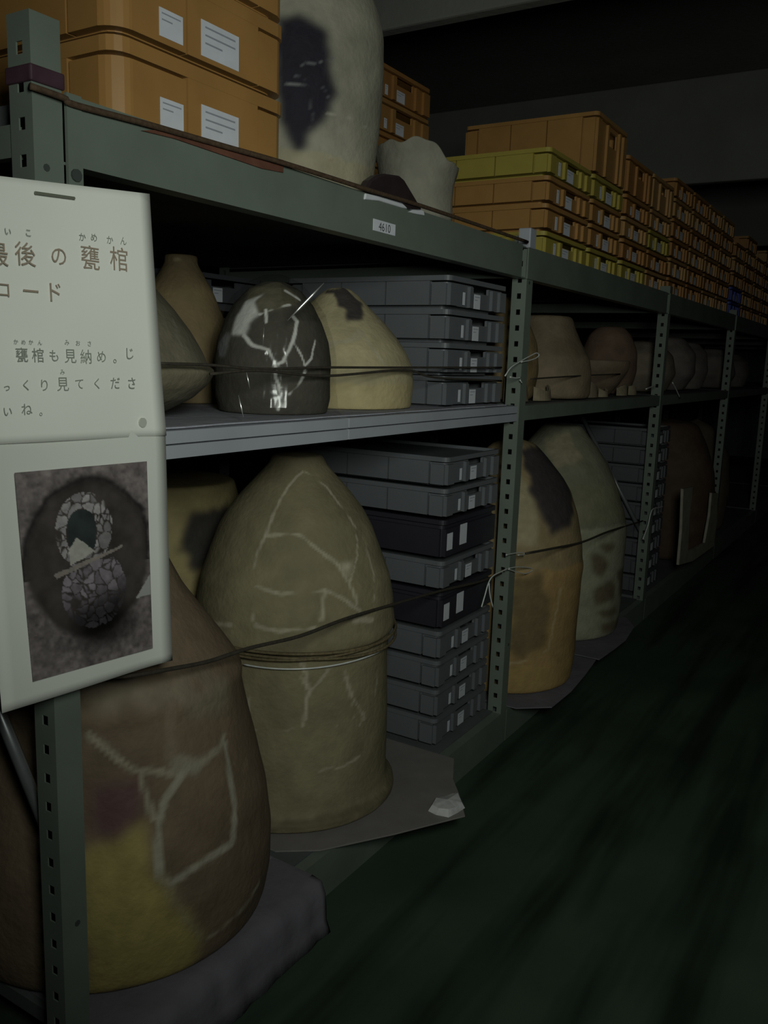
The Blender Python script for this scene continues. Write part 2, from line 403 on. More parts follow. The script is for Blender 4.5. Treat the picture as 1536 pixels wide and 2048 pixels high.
# ------------------------------------------------------------------ crates
def outline(w, d, r, seg=4):
    pts = []
    for cx, cy, a0 in ((w/2-r, -d/2+r, -90), (w/2-r, d/2-r, 0), (-w/2+r, d/2-r, 90), (-w/2+r, -d/2+r, 180)):
        for k in range(seg + 1):
            a = math.radians(a0 + 90*k/seg); pts.append((cx + r*math.cos(a), cy + r*math.sin(a)))
    return pts
def ring(bm, w, d, r, z0, z1, top=True, bottom=True):
    o = outline(w, d, r); a = [bm.verts.new((x, y, z0)) for x, y in o]; b = [bm.verts.new((x, y, z1)) for x, y in o]; n = len(a)
    for i in range(n): bm.faces.new((a[i], a[(i+1) % n], b[(i+1) % n], b[i]))
    if bottom: bm.faces.new(a[::-1])
    if top: bm.faces.new(b)
def crate_body(w, d, h, r=.018, handle=True, double=True, plain=False, near=False):
    bm = bmesh.new(); e = .010 if not near else .020
    ring(bm, w - .080, d - .080, r*.8, 0, .012)                 # inset foot: the dark joint between stacked crates
    zt = h - .020; wi, di = w - 2*e, d - 2*e                    # inner wall, behind ribs and corner columns
    if handle:
        X = lambda f: (f - .5) * w
        hx0, hx1 = X(.42), X(.70); hz0, hz1 = h*.60, h*.84
        x0, x1 = -wi/2 + r, wi/2 - r
        o = outline(wi, di, r); n = len(o)
        a = [bm.verts.new((x, y, .010)) for x, y in o]; b = [bm.verts.new((x, y, zt)) for x, y in o]
        for i in range(n - 1): bm.faces.new((a[i], a[i+1], b[i+1], b[i]))
        bm.faces.new(a[::-1]); bm.faces.new(b)
        yf = -di/2; xs = [x0, hx0, hx1, x1]; zs = [.010, hz0, min(hz1, zt), zt]
        for i in range(3):
            for j in range(3):
                if i == 1 and j == 1: continue
                if zs[j+1] - zs[j] < 1e-5: continue
                bm.faces.new([bm.verts.new(p) for p in ((xs[i], yf, zs[j]), (xs[i+1], yf, zs[j]), (xs[i+1], yf, zs[j+1]), (xs[i], yf, zs[j+1]))])
        dp = .008; fr = [(hx0, hz0), (hx1, hz0), (hx1, zs[2]), (hx0, zs[2])]
        for i in range(4):
            (xa, za), (xb, zb) = fr[i], fr[(i+1) % 4]
            bm.faces.new([bm.verts.new(p) for p in ((xa, yf, za), (xb, yf, zb), (xb, yf+dp, zb), (xa, yf+dp, za))])
    else: ring(bm, wi, di, r, .010, zt)
    # rim and open tray top
    o1 = outline(w, d, r + .004); o2 = outline(w - .020, d - .020, r*.7); n = len(o1)
    z0, z1, z2 = h - (.016 if not near else .026), h - .002, h - .012
    A = [bm.verts.new((x, y, z0)) for x, y in o1]; B = [bm.verts.new((x, y, z1)) for x, y in o1]
    Cc = [bm.verts.new((x, y, z1)) for x, y in o2]; Dd = [bm.verts.new((x, y, z2)) for x, y in o2]
    for i in range(n):
        j = (i+1) % n
        bm.faces.new((A[i], A[j], B[j], B[i])); bm.faces.new((B[i], B[j], Cc[j], Cc[i])); bm.faces.new((Cc[i], Cc[j], Dd[j], Dd[i]))
    bm.faces.new(A[::-1]); bm.faces.new(Dd)
    def front(f0, f1, za, zb, out=0):
        for s in (-1, 1): box(bm, (f0-.5)*w, (f1-.5)*w, s*d/2 if s < 0 else di/2 - .004, -di/2 + .004 if s < 0 else s*d/2, za, zb)
    def side(f0, f1, za, zb):
        for s in (-1, 1): box(bm, -w/2 if s < 0 else wi/2 - .004, -wi/2 + .004 if s < 0 else w/2, (f0-.5)*d, (f1-.5)*d, za, zb)
    if near:
        # rounded corner columns up to a groove under the rim; middle panel flush with the rim
        zc = h - .032
        o = outline(w, d, .045, 7); n = len(o)
        def column(keep):
            q = [p for p in o if keep(p)]
            c = [(x*.90, y*.92) for x, y in q[::-1]]
            lo_ = [bm.verts.new((x, y, .012)) for x, y in q + c]; hi = [bm.verts.new((x, y, zc)) for x, y in q + c]; m_ = len(lo_)
            for i in range(m_): bm.faces.new((lo_[i], lo_[(i+1) % m_], hi[(i+1) % m_], hi[i]))
            bm.faces.new(lo_[::-1]); bm.faces.new(hi)
        for sx in (-1, 1):
            for sy_ in (-1, 1): column(lambda p: p[0]*sx > 0 and p[1]*sy_ > 0)
        front(.09, .36, .012, zc); front(.80, .92, .012, zc); front(.37, .79, .012, h - .0262)
        side(.06, .18, .012, zc); side(.82, .94, .012, zc); side(.19, .81, .012, h - .0262)
        return bm
    if plain:
        front(.03, .97, .012, h - .030); side(.03, .97, .012, h - .030); return bm
    zc = h - .024
    for f0, f1 in ((.02, .13), (.335, .385), (.725, .775), (.87, .98)): front(f0, f1, .010, zc)
    for f0, f1 in ((.02, .10), (.112, .36), (.368, .632), (.64, .888), (.90, .98)): side(f0, f1, .010, zc if f0 in (.02, .90) else h - .017)
    return bm
def label_mesh(w, h, lines):
    bm = bmesh.new(); box(bm, 0, w, -.0008, 0, 0, h); nf = len(bm.faces)
    for k in range(lines):
        z = h * (.80 - .22 * k); box(bm, w*.10, w*(.9 if k != lines-1 else .55), -.0011, -.0008, z, z + h*.05)
    bm.faces.ensure_lookup_table()
    for i, f in enumerate(bm.faces): f.material_index = 0 if i < nf else 1
    me = bpy.data.meshes.new('label'); bm.to_mesh(me); bm.free(); me.materials.append(M_label); me.materials.append(M_print); return me
BODY = {}; LAB = {}
def crate(name, label, x, y, z, w, d, h, m, labels=(), group=None, kind='full', cat='crate'):
    """x,y = front left corner; labels = (dx, dz, w, h, lines) measured from the front left bottom corner"""
    t = thing(name, label, cat, (x + w/2, y + d/2, z), group)
    key = (w, d, h, m.name, kind)
    if key not in BODY:
        o = obj('crate_body', crate_body(w, d, h, r=.03 if kind == 'near' else .014, handle=kind == 'full', plain=kind == 'dark', near=kind == 'near'), m)
        BODY[key] = o.data; bpy.data.objects.remove(o)
        if kind == 'near':
            pass
    b = bpy.data.objects.new('body', BODY[key]); COL.objects.link(b); b.parent = t
    for dx, dz, lw, lh, ln in labels:
        k = (round(lw, 4), round(lh, 4), ln)
        if k not in LAB: LAB[k] = label_mesh(*k)
        l = bpy.data.objects.new('label', LAB[k]); COL.objects.link(l); l.parent = t
        l.location = (-w/2 + dx, -d/2 + (.0075 if kind == 'full' and dx < .12 else .0075 if kind == 'full' else -.0003), dz)
    return t
ORD = ['bottom', 'second', 'third', 'fourth', 'fifth', 'sixth', 'seventh', 'eighth', 'ninth']
def lay(k, n): return 'bottom' if k == 0 else ('topmost' if k == n-1 else ORD[k] + ' up')
NL = ((.094, .016, .020, .035, 2), (.172, .012, .065, .040, 2))   # usual pair of labels

# top level, near orange stack (three, the third reaching out of the frame)
for k in range(3):
    crate('storage_crate', 'big orange labelled crate on the top shelf, %s of the stack nearest the sign' % lay(k, 3),
          1.112, .06, ZT1 + .142*k, .45, .60, .142, M_orange, ((.099, .022, .055, .045, 2), (.199, .020, .100, .060, 3)), 'orange crates on the top shelf', 'near')
# top level, back row stack
for k in range(6):
    crate('storage_crate', 'orange crate in the back row right of the tall pale jar, %s' % lay(k, 6),
          2.86, .70, ZT1 + .117*k, .43, .55, .117, M_orange2 if k % 2 else M_orange, NL, 'orange crates on the top shelf')
hh = .0905
cols = [(2.97, 'stack beside white pot', [M_yellow, M_orange, M_orange, M_yellow]),
        (3.425, 'second stack past white pot', [M_yellow, M_orange, M_orange, M_yellow]),
        (3.85, 'third stack past white pot', [M_yellow, M_orange2, M_tan, M_orange2]),
        (4.245, 'fourth stack past white pot', [M_tan, M_orange2, M_yellow, M_tan])]
cn = {'yellow crate plastic': 'yellow', 'orange crate plastic': 'orange', 'dull orange crate plastic': 'dull orange', 'tan crate plastic': 'tan', 'blue crate plastic': 'blue'}
for ci, (x, where, ms) in enumerate(cols):
    ww = .435 if ci == 0 else .385
    n = len(ms) + (1 if ci else 0)
    for k, m in enumerate(ms):
        crate('storage_crate', '%s crate on the top shelf, %s of the %s' % (cn[m.name], lay(k, n), where), x, .05, ZT1 + hh*k, ww, .56, hh, m,
              ((.100, .014, .020, .045, 1), (.180, .010, .070, .042, 2)) if ci < 2 else NL, 'crates in front stacks on the top shelf')
    if ci: crate('storage_crate', 'deep %s crate capping the %s on the top shelf' % ('orange' if ci == 1 else 'tan orange', where), x, .05, ZT1 + hh*4, ww, .56, (.225, .155, .155)[ci-1],
                 (M_orange, M_orange2, M_tan)[ci-1], (), 'crates in front stacks on the top shelf')
nm = ['first', 'second', 'third', 'fourth', 'fifth', 'sixth', 'seventh', 'eighth']
far = [4.66, 5.06, 5.46, 5.86, 6.34, 6.76, 7.18, 7.6]
pick = [M_orange2, M_tan, M_orange2, M_orange2, M_tan]
for ci, x in enumerate(far):
    n = 6 if ci < 4 else 5 + (ci % 2)
    for k in range(n):
        m = M_blue if (ci == 4 and k < 2) else pick[(ci*2 + k) % 5]
        crate('storage_crate', '%s top shelf crate, %s of the %s stack past the third post' % (cn[m.name], lay(k, n), nm[ci]), x, .05, ZT1 + .096*k, .385, .56, .096, m, NL, 'crates on the far top shelf')
# middle level, four grey crates at the second post, and the row behind them
GL = ((.098, .016, .014, .036, 0), (.172, .010, .042, .042, 2))
for k in range(4):
    crate('storage_crate', 'grey crate on the middle shelf against the second post, %s of four' % lay(k, 4), 2.285, .05, ZM1 + .0935*k, .395, .58, .0935, M_grey, GL, 'grey crates on the middle shelf')
for k in range(4):
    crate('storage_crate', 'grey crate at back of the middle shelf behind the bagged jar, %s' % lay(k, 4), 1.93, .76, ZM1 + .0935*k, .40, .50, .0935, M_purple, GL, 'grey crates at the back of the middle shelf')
# bottom level, nine crates, the third and fifth from the top charcoal
zz = ZB + .005
for k, c in enumerate('GGGGDGDGG'):
    h = .126 if c == 'D' else .0945
    if c == 'D':
        lb = ((.020, .030, .035, .052, 0), (.105, .034, .046, .064, 0))
        crate('storage_crate', 'charcoal crate with two white labels, %s dark one of the low stack' % ('upper' if k > 5 else 'lower'), 2.325, .052, zz, .375, .56, h, M_black, lb, 'crates in the tall low stack', 'dark')
    else:
        crate('storage_crate', 'grey crate in the low stack before the second post, %s of nine' % lay(k, 9), 2.325, .052, zz, .375, .56, h, M_grey, GL, 'crates in the tall low stack')
    zz += h
# bottom level, beyond: stacks on both sides of the third post
for k in range(9):
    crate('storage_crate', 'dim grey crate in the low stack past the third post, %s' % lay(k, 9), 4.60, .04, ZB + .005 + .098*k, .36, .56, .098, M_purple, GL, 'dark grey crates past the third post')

# ------------------------------------------------------------------ jars
def resample(prof, n):
    P = np.array(prof, float); d = np.r_[0, np.cumsum(np.hypot(*np.diff(P, axis=0).T))]
    t = np.linspace(0, d[-1], n); return np.stack([np.interp(t, d, P[:,0]), np.interp(t, d, P[:,1])], 1)
def jar(name, label, cat, cx, cy, prof, base, ops=(), nseg=220, nrow=180, wob=.004, seed=1, mottled=.25, smooth_it=3, group=None, tilt=None, parent=None, crown=None):
    R = resample(prof, nrow)
    for _ in range(smooth_it):
        R[1:-1] = .25*R[:-2] + .5*R[1:-1] + .25*R[2:]
    th = np.linspace(0, 2*np.pi, nseg, endpoint=False)
    rr_, tt = np.meshgrid(R[:,0], th, indexing='ij'); zz_ = np.repeat(R[:,1][:,None], nseg, 1)
    P = np.stack([rr_*np.cos(tt), rr_*np.sin(tt), zz_], -1).reshape(-1, 3)
    nz = vnoise(P + np.array([cx*7, cy*3, 0]), 7, seed, 3) - .5
    sc = 1 + wob * 2 * nz / np.maximum(np.hypot(P[:,0], P[:,1]), .05)
    P[:,:2] *= sc[:,None]
    if crown: P[:,2] = crown(P)
    z0 = R[:,1].min()
    order = np.argsort(R[:,1], kind='stable')
    def hit(u, v):
        c, d = ray(u, v); ts = np.linspace(.3, 6, 6000); Q = c + ts[:,None]*d
        r = np.hypot(Q[:,0]-cx, Q[:,1]-cy); zc = Q[:,2]
        rp_ = np.interp(zc, R[order,1], R[order,0], left=-1, right=-1)
        ins = np.nonzero((r < rp_))[0]
        if len(ins) == 0:
            i = np.argmin(np.abs(r - rp_) + 10*(rp_ < 0)); return Q[i] - np.array([cx, cy, 0])
        return Q[ins[0]] - np.array([cx, cy, 0])
    C = np.tile(np.array(base, float), (len(P), 1))
    n1 = vnoise(P, 5, seed+11, 4); n2 = vnoise(P, 18, seed+5, 4); n3 = vnoise(P, 60, seed+2, 2)
    C *= (1 - mottled + 2*mottled*n1)[:,None]; C *= (.80 + .4*n2)[:,None]
    J = np.stack([vnoise(P, 22, seed+21, 3), vnoise(P, 22, seed+22, 3), vnoise(P, 22, seed+23, 3)], 1) - .5
    PJ = P + J * .012
    ang = np.arctan2(P[:,1], P[:,0])
    for op in ops:
        if op[0] == 'line':
            pts = [hit(*q) for q in op[1]]; wd = op[2]; dmin = np.full(len(P), 9.)
            for a, b in zip(pts[:-1], pts[1:]):
                ab = b - a; t = np.clip(((PJ - a) @ ab) / max(ab @ ab, 1e-9), 0, 1)
                dmin = np.minimum(dmin, np.linalg.norm(PJ - a - t[:,None]*ab, axis=1))
            k = (1 - sstep(wd*.5, wd*1.25, dmin*(.7+.6*n2)))[:,None] * (op[4] if len(op) > 4 else 1)
            C = C*(1-k) + k*np.array(op[3])*(.85+.3*n3)[:,None]
        elif op[0] == 'poly':
            H = [hit(*q) for q in op[1]]
            A = np.array([math.atan2(h[1], h[0]) for h in H]); Z = np.array([h[2] for h in H])
            c = np.median(A); A = (A - c + np.pi) % (2*np.pi) - np.pi; an = (ang - c + np.pi) % (2*np.pi) - np.pi
            jt = J[:,0]*(op[3] if len(op) > 3 else .05)
            k = inpoly(an + jt/.2, P[:,2] + J[:,1]*(op[3] if len(op) > 3 else .05), list(zip(A, Z)))
            g = k.reshape(nrow, nseg).astype(float)
            for _ in range(3):
                g = .5*g + .25*(np.roll(g, 1, 1) + np.roll(g, -1, 1)); g[1:-1] = .5*g[1:-1] + .25*(g[:-2] + g[2:])
            k = g.reshape(-1, 1); C = C*(1-k) + k*(np.array(op[2])*(.75+.5*n1)[:,None]*(.85+.3*n3)[:,None])
        elif op[0] == 'band':
            k = (sstep(op[1]-.012, op[1], P[:,2] + J[:,0]*.03) * (1 - sstep(op[2], op[2]+.012, P[:,2] + J[:,0]*.03)))[:,None]*op[4]
            C = C*(1-k) + k*np.array(op[3])*(.8+.4*n2)[:,None]
    me = bpy.data.meshes.new(name)
    F = [(j*nseg+i, j*nseg+(i+1) % nseg, (j+1)*nseg+(i+1) % nseg, (j+1)*nseg+i) for j in range(nrow-1) for i in range(nseg)]
    Pv = P.copy(); Pv[:,2] -= z0
    me.from_pydata(Pv.tolist(), [], F); me.polygons.foreach_set('use_smooth', [True]*len(F))
    set_col(me, np.clip(C, 0, 1)); me.materials.append(M_jar)
    if parent is not None:
        o = bpy.data.objects.new(name, me); COL.objects.link(o); o.parent = parent; o.location = Vector((cx, cy, z0)) - Vector(parent.location)
    else:
        o = bpy.data.objects.new(name, me); COL.objects.link(o); o.location = (cx, cy, z0); tag(o, label, cat, group)
    return o, hit
def tf(pts, ox, oy, s): return [(x/s + ox, y/s + oy) for x, y in pts]
def cup(prof_out, t=.012):
    """an open vessel: outer wall up, lip, inner wall down"""
    return prof_out + [(max(r - t, .001), z) for r, z in prof_out[::-1]]

# --- big double jar, low shelf
B7 = lambda p: tf(p, 320, 860, 2.0757); BL2 = lambda p: tf(p, 500, 1350, 2.56)
cr = (.44, .40, .30)
J1L = [('line', B7(p), wd, cr, .7) for p, wd in (
    ([(370,900),(355,1050),(380,1240)], .003), ([(610,870),(590,960),(615,1080),(600,1200)], .005), ([(740,900),(770,1000),(800,1110),(850,1200)], .004),
    ([(700,990),(660,1040),(615,1090)], .004), ([(870,880),(900,1050),(895,1100)], .004))] + \
    [('line', BL2(p), wd, cr, .6) for p, wd in (([(260,10),(300,80),(280,190),(265,260)], .004), ([(10,285),(200,275),(450,260)], .003), ([(490,10),(530,210)], .003), ([(590,180),(560,260)], .003), ([(350,490),(480,460),(560,420)], .004))]
J1U = [('line', B7(p), wd, cr, .72) for p, wd in (
    ([(590,172),(530,240),(470,340),(440,440),(400,520),(390,620),(385,790)], .004), ([(600,172),(690,240),(780,350),(850,470),(890,600),(890,720)], .004),
    ([(440,440),(580,435),(650,490),(740,560),(790,640),(820,720)], .005), ([(400,650),(500,680),(690,670),(760,700),(830,750)], .005), ([(680,670),(670,790)], .005),
    ([(230,800),(295,808)], .008), ([(400,810),(500,835),(640,825)], .006), ([(815,430),(820,520),(790,640)], .003), ([(810,790),(880,790)], .009))] + \
    [('poly', B7([(745,560),(800,560),(785,620)]), cr, .02)]
jar_base = (.215, .185, .11)
t = thing('burial_jar', 'tall tan cracked burial jars tied mouth to mouth beside the low grey crate stack', 'jar', (1.9, .28, ZB))
jar('lower_jar', None, None, 1.9, .28, [(.0, ZB+.006), (.272, ZB+.006), (.286, ZB+.012), (.288, ZB+.032), (.272, ZB+.042), (.266, ZB+.06), (.262, .30), (.260, .42), (.257, .52), (.259, .565), (.262, .59), (.0, .592)], jar_base, J1L + [('band', .150, .158, (.10, .085, .05), .6)], smooth_it=1, seed=2, parent=t)
jar('upper_jar', None, None, 1.9, .28, [(.0, .594), (.262, .594), (.270, .60), (.271, .62), (.267, .645), (.266, .68), (.255, .74), (.236, .79), (.205, .87), (.180, .915), (.145, .96), (.110, 1.0), (.078, 1.035), (.066, 1.06), (.0, 1.066)], jar_base, J1U, seed=3, parent=t)
# --- huge brown jar, front left, low shelf
G1 = lambda p: tf(p, 0, 1350, 2.4)
br_ = (.165, .120, .080); seam = (.33, .30, .225)
J2o = [('poly', G1([(380,20),(640,10),(1080,20),(1140,120),(1060,190),(930,150),(860,100),(600,130),(420,150)]), (.205, .17, .12), .08),
       ('poly', G1([(420,540),(660,510),(740,690),(560,760),(420,820)]), (.125, .070, .068), .05),
       ('poly', G1([(400,850),(560,770),(720,690),(760,950),(860,1150),(960,1280),(985,1480),(860,1560),(600,1600),(400,1560)]), (.33, .27, .095), .04)] + \
      [('line', G1(p), wd, c, k) for p, wd, c, k in (
       ([(420,280),(560,400),(640,460),(860,470),(930,430),(1060,350),(1075,290)], .008, seam, .8), ([(670,480),(740,680)], .006, seam, .8),
       ([(890,450),(800,600),(770,700),(760,850),(780,970),(820,1000),(1000,880),(1115,800),(1120,640),(1080,330)], .009, (.34, .315, .25), .95),
       ([(780,970),(860,1130),(960,1270),(985,1480)], .009, (.25, .215, .12), .7), ([(1000,1260),(1150,1130),(1240,1000)], .007, seam, .7), ([(820,170),(830,400)], .015, (.22, .175, .12), .7),
       ([(860,420),(930,440)], .018, (.30, .27, .21), .8))]
jar('burial_jar', 'huge brown burial jar with a yellow lower patch, low shelf below the sign', 'jar', 1.27, .285,
    [(.0, ZB+.004), (.315, ZB+.004), (.326, ZB+.02), (.336, .20), (.338, .29), (.328, .38), (.308, .47), (.285, .57), (.272, .63), (.276, .645), (.272, .66), (.262, .675), (.245, .70), (.20, .76), (.15, .83), (.115, .90), (.09, .96), (.085, 1.0), (.0, 1.004)],
    br_, J2o, seed=6, mottled=.35, nseg=220, nrow=170)
# --- cream jar behind, low shelf
jar('burial_jar', 'cream jar with a black scorched patch, low shelf behind the tall tan pair', 'jar', 1.98, .86,
    [(.0, ZB+.004), (.24, ZB+.004), (.26, .3), (.27, .55), (.262, .72), (.245, .82), (.225, .89), (.215, .93), (.0, .935)], (.40, .33, .16),
    [('poly', [(363,1062),(385,1025),(420,1012),(455,1000),(460,1080),(405,1140),(380,1146),(362,1110)], (.045, .04, .036), .05)], seed=8)
# --- middle level
jar('burial_jar', 'dark olive pair of bowls mouth to mouth, middle shelf half hidden by the sign', 'jar', 1.245, .30,
    [(.0, ZM1+.004), (.115, ZM1+.004), (.14, 1.196), (.20, 1.226), (.232, 1.255), (.243, 1.274), (.245, 1.284), (.238, 1.287), (.232, 1.290), (.222, 1.315), (.195, 1.36), (.165, 1.40), (.13, 1.438), (.08, 1.475), (.0, 1.49)],
    (.145, .130, .092), [('band', 1.25, 1.283, (.22, .19, .125), .7), ('line', [(345,640),(360,690),(395,715)], .004, (.2, .19, .15), .6)], seed=9, mottled=.3)
jar('clay_jar', 'brown upturned jar with a narrow flat base on top, middle shelf behind the olive bowls', 'jar', 1.82, .62,
    [(.0, ZM1+.004), (.16, ZM1+.004), (.158, 1.27), (.135, 1.36), (.112, 1.42), (.085, 1.48), (.055, 1.53), (.044, 1.55), (.043, 1.571), (.0, 1.573)],
    (.22, .165, .088), [('line', [(350,520),(395,530)], .006, (.34, .28, .17), .5)], seed=10)
Q4 = lambda p: tf(p, 300, 480, 2.021)
wh = (.58, .58, .55)
J6o = [('poly', Q4([(420,225),(470,205),(425,250),(440,300),(400,330),(385,380),(330,375),(350,310),(390,245)]), wh, .015),
       ('poly', Q4([(315,370),(275,420),(275,470),(300,470),(325,385)]), (.22, .22, .215), .01),
       ('poly', Q4([(380,180),(560,160),(600,230),(570,260),(450,280),(440,300),(425,250),(470,205),(400,240)]), (.13, .115, .08), .03)] + \
      [('line', Q4(p), wd, wh, 1) for p, wd in (([(440,300),(560,262)], .0038), ([(465,280),(470,330)], .0038), ([(375,385),(410,425),(480,445),(510,500),(540,490),(575,415),(595,330),(580,310)], .0050),
       ([(575,415),(610,470),(630,510),(655,480),(670,410)], .003), ([(630,530),(590,590),(560,620)], .0042), ([(510,505),(520,590),(515,680)], .0046), ([(520,590),(550,590)], .003), ([(545,205),(600,240)], .005))]
jar('clay_jar', 'black clay jar mended with white plaster, middle shelf inside a clear plastic bag', 'jar', 1.69, .195,
    [(.0, ZM1+.004), (.126, ZM1+.004), (.134, 1.22), (.135, 1.30), (.128, 1.35), (.112, 1.395), (.092, 1.432), (.060, 1.466), (.028, 1.482), (.0, 1.485)], (.085, .077, .064), J6o, seed=11, nseg=240, nrow=200, mottled=.4)
jar('clay_jar', 'cream dome shaped jar with a dark smudge, middle shelf between bagged jar and grey crates', 'jar', 2.068, .275,
    [(.0, ZM1+.004), (.208, ZM1+.004), (.212, 1.25), (.207, 1.295), (.188, 1.335), (.162, 1.372), (.125, 1.415), (.089, 1.449), (.055, 1.482), (.03, 1.50), (.0, 1.504)], (.43, .37, .225),
    [('poly', Q4([(700,215),(790,200),(845,240),(860,325),(810,345),(790,280),(740,225)]), (.06, .052, .05), .05), ('line', Q4([(700,440),(840,400),(960,300)]), .006, (.42, .38, .26), .7), ('line', Q4([(700,420),(800,410),(850,370),(900,440),(960,520)]), .005, (.42, .38, .27), .6),
     ('band', 1.19, 1.245, (.48, .40, .21), .8)], seed=12)
# clear bag round the black jar
th_n, rows = 120, 90; bm = bmesh.new(); g = []
prof = resample([(.172, ZM1+.003), (.155, 1.20), (.150, 1.24), (.148, 1.32), (.138, 1.365), (.120, 1.412), (.098, 1.447), (.064, 1.482), (.03, 1.497), (.004, 1.50)], rows)
Pb = np.array([(r*math.cos(a), r*math.sin(a), z) for r, z in prof for a in np.linspace(0, 2*np.pi, th_n, endpoint=False)])
nb = vnoise(Pb*np.array([1.8, 1.8, .8]), 9, 31, 3) - .5; nb2 = vnoise(Pb*np.array([1, 1, 2.0]), 20, 37, 2) - .5
Pb[:,:2] *= (1 + .085*nb + .03*nb2)[:,None]; Pb[:,2] += .012*nb*sstep(1.3, 1.48, Pb[:,2])
vs = [bm.verts.new(p) for p in (Pb + [0, 0, -ZM1])]
for j in range(rows-1):
    for i in range(th_n): bm.faces.new((vs[j*th_n+i], vs[j*th_n+(i+1) % th_n], vs[(j+1)*th_n+(i+1) % th_n], vs[(j+1)*th_n+i]))
bag = tag(obj('plastic_bag', bm, M_bag, smooth=True, loc=(1.69, .195, ZM1)), 'clear shiny plastic bag over the black mended jar on the middle shelf', 'bag')
# the gathered corner of the bag and the bright tubes that stand for glints on the film
A0, A1, A2, A3 = aty(560, 566, .16), aty(655, 543, .13), aty(648, 640, .10), aty(575, 640, .055)
bm = bmesh.new(); n = 14; gv = {}
for i in range(n+1):
    for j in range(n+1):
        s, t_ = i/n, j/n; p = (1-s)*(1-t_)*A0 + s*(1-t_)*A1 + s*t_*A2 + (1-s)*t_*A3
        p = p + np.array([0, -.014*math.sin(s*9+t_*2)*math.sin(math.pi*s), .0]); gv[i, j] = bm.verts.new(p - np.array([1.69, .195, ZM1]))
for i in range(n):
    for j in range(n): bm.faces.new((gv[i,j], gv[i+1,j], gv[i+1,j+1], gv[i,j+1]))
obj('bag_corner', bm, M_bag, bag, smooth=True)
M_glint = mat('film glint metal', (.90, .91, .89), .32, .9, metal=.85)  # bright metal in place of light glinting on clear film
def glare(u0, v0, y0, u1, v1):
    # each tube is turned to mirror the lamp, imitating a highlight on the film
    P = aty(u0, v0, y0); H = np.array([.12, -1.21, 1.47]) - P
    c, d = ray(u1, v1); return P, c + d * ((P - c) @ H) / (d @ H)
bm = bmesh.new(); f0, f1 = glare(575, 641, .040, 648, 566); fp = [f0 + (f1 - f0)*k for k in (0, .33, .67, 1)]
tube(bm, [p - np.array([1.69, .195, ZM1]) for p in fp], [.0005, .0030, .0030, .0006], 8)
obj('bag_glint', bm, M_glint, bag, smooth=True)['label'] = 'bright metal tube standing for the glint along the bag crease'
for pts, r in (([(477,790),(483,815),(487,835)], .0022), ([(492,740),(497,765),(500,778)], .0016), ([(528,655),(526,690)], .0014)):  # short metal tubes added as highlight streaks, no real folds here
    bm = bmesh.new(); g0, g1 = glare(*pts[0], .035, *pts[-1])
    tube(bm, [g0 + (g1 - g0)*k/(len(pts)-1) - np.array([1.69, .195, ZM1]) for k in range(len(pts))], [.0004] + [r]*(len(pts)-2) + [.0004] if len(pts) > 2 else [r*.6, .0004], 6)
    obj('bag_glint', bm, M_glint, bag, smooth=True)
# --- top level
jar('burial_jar', 'tall pale jar with a big black patch, top shelf beside the near orange crates', 'jar', 1.865, .285,
    [(.0, ZT1+.004), (.195, ZT1+.004), (.203, 1.72), (.207, 1.80), (.216, 1.90), (.221, 2.0), (.216, 2.08), (.203, 2.13), (.176, 2.19), (.135, 2.25), (.09, 2.29), (.07, 2.33), (.0, 2.335)], (.30, .285, .225),
    [('poly', [(560,30),(590,26),(612,28),(650,60),(668,100),(666,200),(645,240),(622,262),(610,300),(600,309),(580,290),(560,250)], (.018, .016, .026), .04),
     ('line', [(572,170),(612,168)], .003, (.22, .22, .22), .8), ('line', [(600,130),(640,125),(668,118)], .002, (.15, .15, .16), .8), ('line', [(618,185),(622,230),(620,255)], .003, (.16, .16, .17), .8), ('line', [(590,150),(640,170),(655,195)], .002, (.12, .12, .14), .7),
     ('line', [(650,228),(700,235),(730,250)], .003, (.42, .40, .33), .7), ('line', [(660,320),(710,318)], .002, (.2, .17, .11), .8), ('band', ZT1, 1.765, (.36, .315, .20), .6)], seed=13, nseg=200, nrow=170)
def torn(P):
    a = np.arctan2(P[:,1], P[:,0]); z = P[:,2]; k = sstep(1.79, 1.88, z)
    n = np.sin(a*2+.6)*.016 + np.sin(a*5+1)*.008 + np.sin(a*11)*.004
    return z + k*(n - .13*(P[:,0] - P[:,1]))
tp = [(.0, ZT1+.004), (.104, ZT1+.004), (.107, 1.72), (.104, 1.77), (.108, 1.81), (.113, 1.85), (.121, 1.885)]
jar('clay_pot', 'small white pot with a torn jagged rim, top shelf beside the yellow crates', 'pot', 2.32, .19, cup(tp, .01)[:-1], (.235, .222, .18),
    [('line', [(760,345),(830,345),(890,365)], .003, (.25, .22, .2), .7)], seed=14, crown=torn)
# --- second bay, low shelf
B8 = lambda p: tf(p, 960, 820, 2.667)
jar('burial_jar', 'big ochre jar with a dark upper patch, low shelf just past the second post', 'jar', 3.10, .175,
    [(.0, ZB+.006), (.268, ZB+.006), (.272, .14), (.278, .22), (.282, .40), (.284, .53), (.288, .575), (.280, .60), (.276, .66), (.255, .76), (.222, .85), (.188, .90), (.13, .97), (.08, 1.02), (.0, 1.045)],
    (.34, .225, .095), [('band', .60, 1.1, (.25, .20, .115), .8), ('poly', B8([(180,330),(260,400),(300,520),(300,720),(180,720)]), (.36, .31, .19), .03),
     ('poly', B8([(210,200),(330,190),(420,330),(500,500),(470,640),(390,650),(310,560),(270,450),(240,330)]), (.045, .038, .040), .05),
     ('line', B8([(430,950),(400,1100),(370,1280),(230,1340),(140,1350)]), .006, (.42, .33, .18), .7), ('poly', B8([(150,900),(330,860),(370,1000),(350,1250),(230,1320),(150,1300)]), (.17, .125, .06), .05), ('band', .12, .23, (.38, .26, .10), .6)], seed=15)
lat = (.145, .12, .075)
